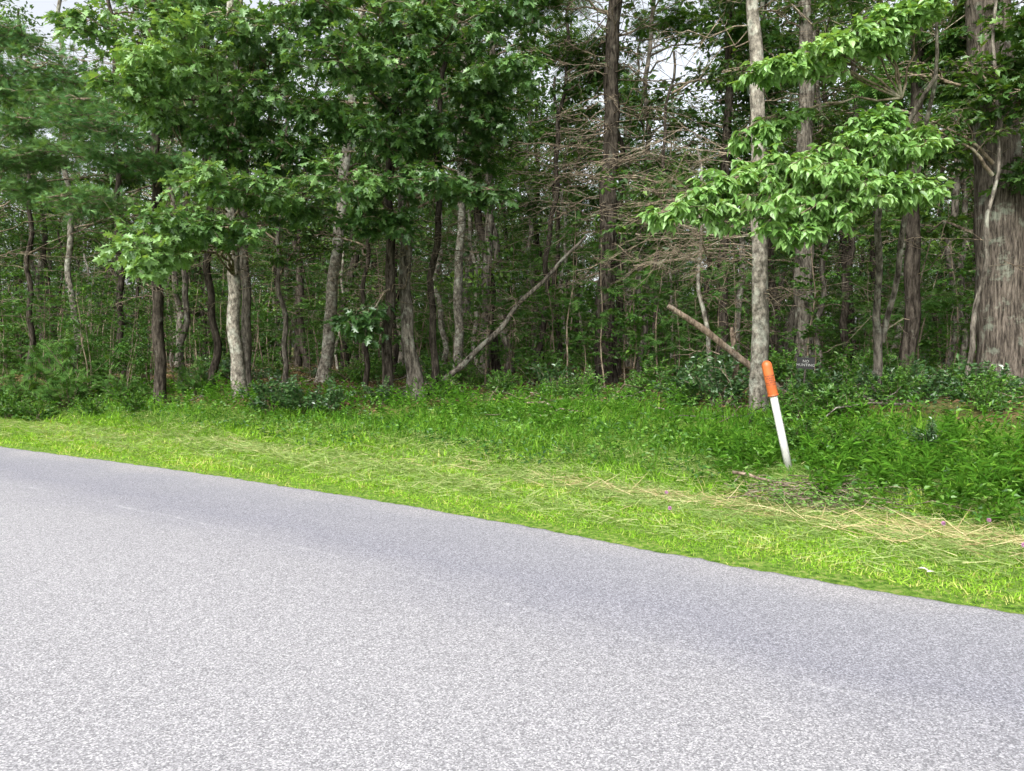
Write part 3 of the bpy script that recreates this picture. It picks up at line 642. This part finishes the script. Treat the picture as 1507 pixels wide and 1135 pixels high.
# ------------------------------------------------------------------ marker post
def lathe(name,prof,mat,seg=28):
    mb=MB();P=np.array([[0,0,z] for r,z in prof],float);R=np.array([r for r,z in prof],float)
    an=np.linspace(0,2*np.pi,seg,endpoint=False);k=len(prof)
    V=np.stack([R[:,None]*np.cos(an),R[:,None]*np.sin(an),P[:,2][:,None].repeat(seg,1)],-1)
    i=np.arange(k-1)[:,None]*seg;j=np.arange(seg);j2=(j+1)%seg
    a=(i+j).ravel();b=(i+j2).ravel();c=(i+seg+j2).ravel();d=(i+seg+j).ravel()
    mb.add(V,np.stack([np.stack([a,b,c],1),np.stack([a,c,d],1)],1).reshape(-1,3),0,.5,True)
    return mb.obj(name,[mat])
px_,py_=3.46,9.5
E=empty('utility_marker_post');E.location=(px_,py_,gz(px_,py_)-.05)
sh=lathe('post_shaft',[(.0,0),(.047,0),(.047,.5),(.047,1.0),(.047,1.03),(0,1.03)],plain('white_plastic',(.6,.6,.58),.45,.15,9))
tp=[(.0,1.0),(.060,1.0),(.062,1.01),(.062,1.20),(.062,1.38)]+[(.062*math.cos(t),1.38+.07*math.sin(t)) for t in np.linspace(.1,1.5707,8)]
ca=lathe('orange_dome_cap',tp,plain('orange_plastic',(.5,.12,.03),.45,.2,12))
rg_=lathe('cap_rim',[(.0625,1.0),(.067,1.003),(.067,1.018),(.0625,1.021)],plain('orange_rim',(.42,.1,.03),.5))
def text(body,size,mat,name,loc,rot,bend=None):
    cu=bpy.data.curves.new(name,'FONT');cu.body=body;cu.size=size;cu.align_x='CENTER';cu.align_y='CENTER';cu.extrude=.0005;cu.resolution_u=2
    o=bpy.data.objects.new(name,cu);S.collection.objects.link(o)
    bpy.context.view_layer.update();dg=bpy.context.evaluated_depsgraph_get();me=bpy.data.meshes.new_from_object(o.evaluated_get(dg))
    bpy.data.objects.remove(o);o=bpy.data.objects.new(name,me);S.collection.objects.link(o);me.materials.clear();me.materials.append(mat)
    if bend:
        for v in me.vertices:
            t=v.co.x/bend;zz=v.co.z;v.co.x=math.sin(t)*(bend+zz);v.co.z=math.cos(t)*(bend+zz)
    o.location=loc;o.rotation_euler=rot;return o
ink=plain('dark_ink',(.06,.03,.03))
t1=text('WARNING\nBURIED\nCABLE\nCALL BEFORE\nYOU DIG',.028,ink,'warning_label',(0,0,1.2),(math.radians(90),0,0),.0635)
for q in (sh,ca,rg_,t1): q.parent=E
E.rotation_euler=(math.radians(2),math.radians(-12.5),math.radians(-12))

# ------------------------------------------------------------------ posted sign
E=empty('no_hunting_sign');E.location=(4.62,12.2,gz(4.62,12.2))
me=bpy.data.meshes.new('plate');import bmesh
bm=bmesh.new();bmesh.ops.create_cube(bm,size=1);bmesh.ops.scale(bm,vec=(.27,.006,.18),verts=bm.verts);bmesh.ops.bevel(bm,geom=bm.edges[:],offset=.002,segments=2);bm.to_mesh(me);bm.free()
pl=bpy.data.objects.new('plate',me);S.collection.objects.link(pl);me.materials.append(plain('sign_black',(.012,.012,.013),.4));pl.location=(0,0,.78)
mb=MB();tubes(mb,np.array([[0,.02,-.1],[0,.02,.4],[0,.02,.89]]),np.array([.014,.014,.014]),8,0,cap=True);st=mb.obj('stake',[B_mid])
t2=text('NO\nHUNTING',.06,plain('sign_white',(.5,.5,.48)),'lettering',(0,-.0045,.78),(math.radians(90),0,0))
for q in (pl,st,t2): q.parent=E
E.rotation_euler=(0,math.radians(3),math.radians(-15))

# ------------------------------------------------------------------ light
w=bpy.data.worlds.new('World');S.world=w;w.use_nodes=True;nt=w.node_tree;N=nt.nodes;L=nt.links
bg=N['Background'];sk=N.new('ShaderNodeTexSky');sk.sky_type='NISHITA';sk.sun_disc=False
sk.sun_elevation=math.radians(42);sk.sun_rotation=math.radians(205);sk.air_density=1.;sk.dust_density=5.;sk.ozone_density=1.
hs=N.new('ShaderNodeHueSaturation');hs.inputs['Saturation'].default_value=.25;hs.inputs['Value'].default_value=2.25
L.new(sk.outputs[0],hs.inputs['Color']);L.new(hs.outputs[0],bg.inputs[0]);bg.inputs[1].default_value=.15
l=bpy.data.lights.new('sun','SUN');l.energy=2.7;l.angle=math.radians(28);l.color=(1,.965,.90)
lo=bpy.data.objects.new('sun',l);S.collection.objects.link(lo);lo.rotation_euler=(math.radians(48),0,math.radians(-25))
c=bpy.data.cameras.new('camera');co=bpy.data.objects.new('camera',c);S.collection.objects.link(co);S.camera=co
c.sensor_width=36;c.lens=27;c.clip_end=1500;c.clip_start=.05
co.location=(0,0,1.6);co.rotation_euler=(math.radians(90-2.41),0,0)
S.view_settings.view_transform='Standard';S.view_settings.look='None';S.view_settings.exposure=0
print('verts',sum(len(m.vertices) for m in bpy.data.meshes),'objs',len(bpy.data.objects))
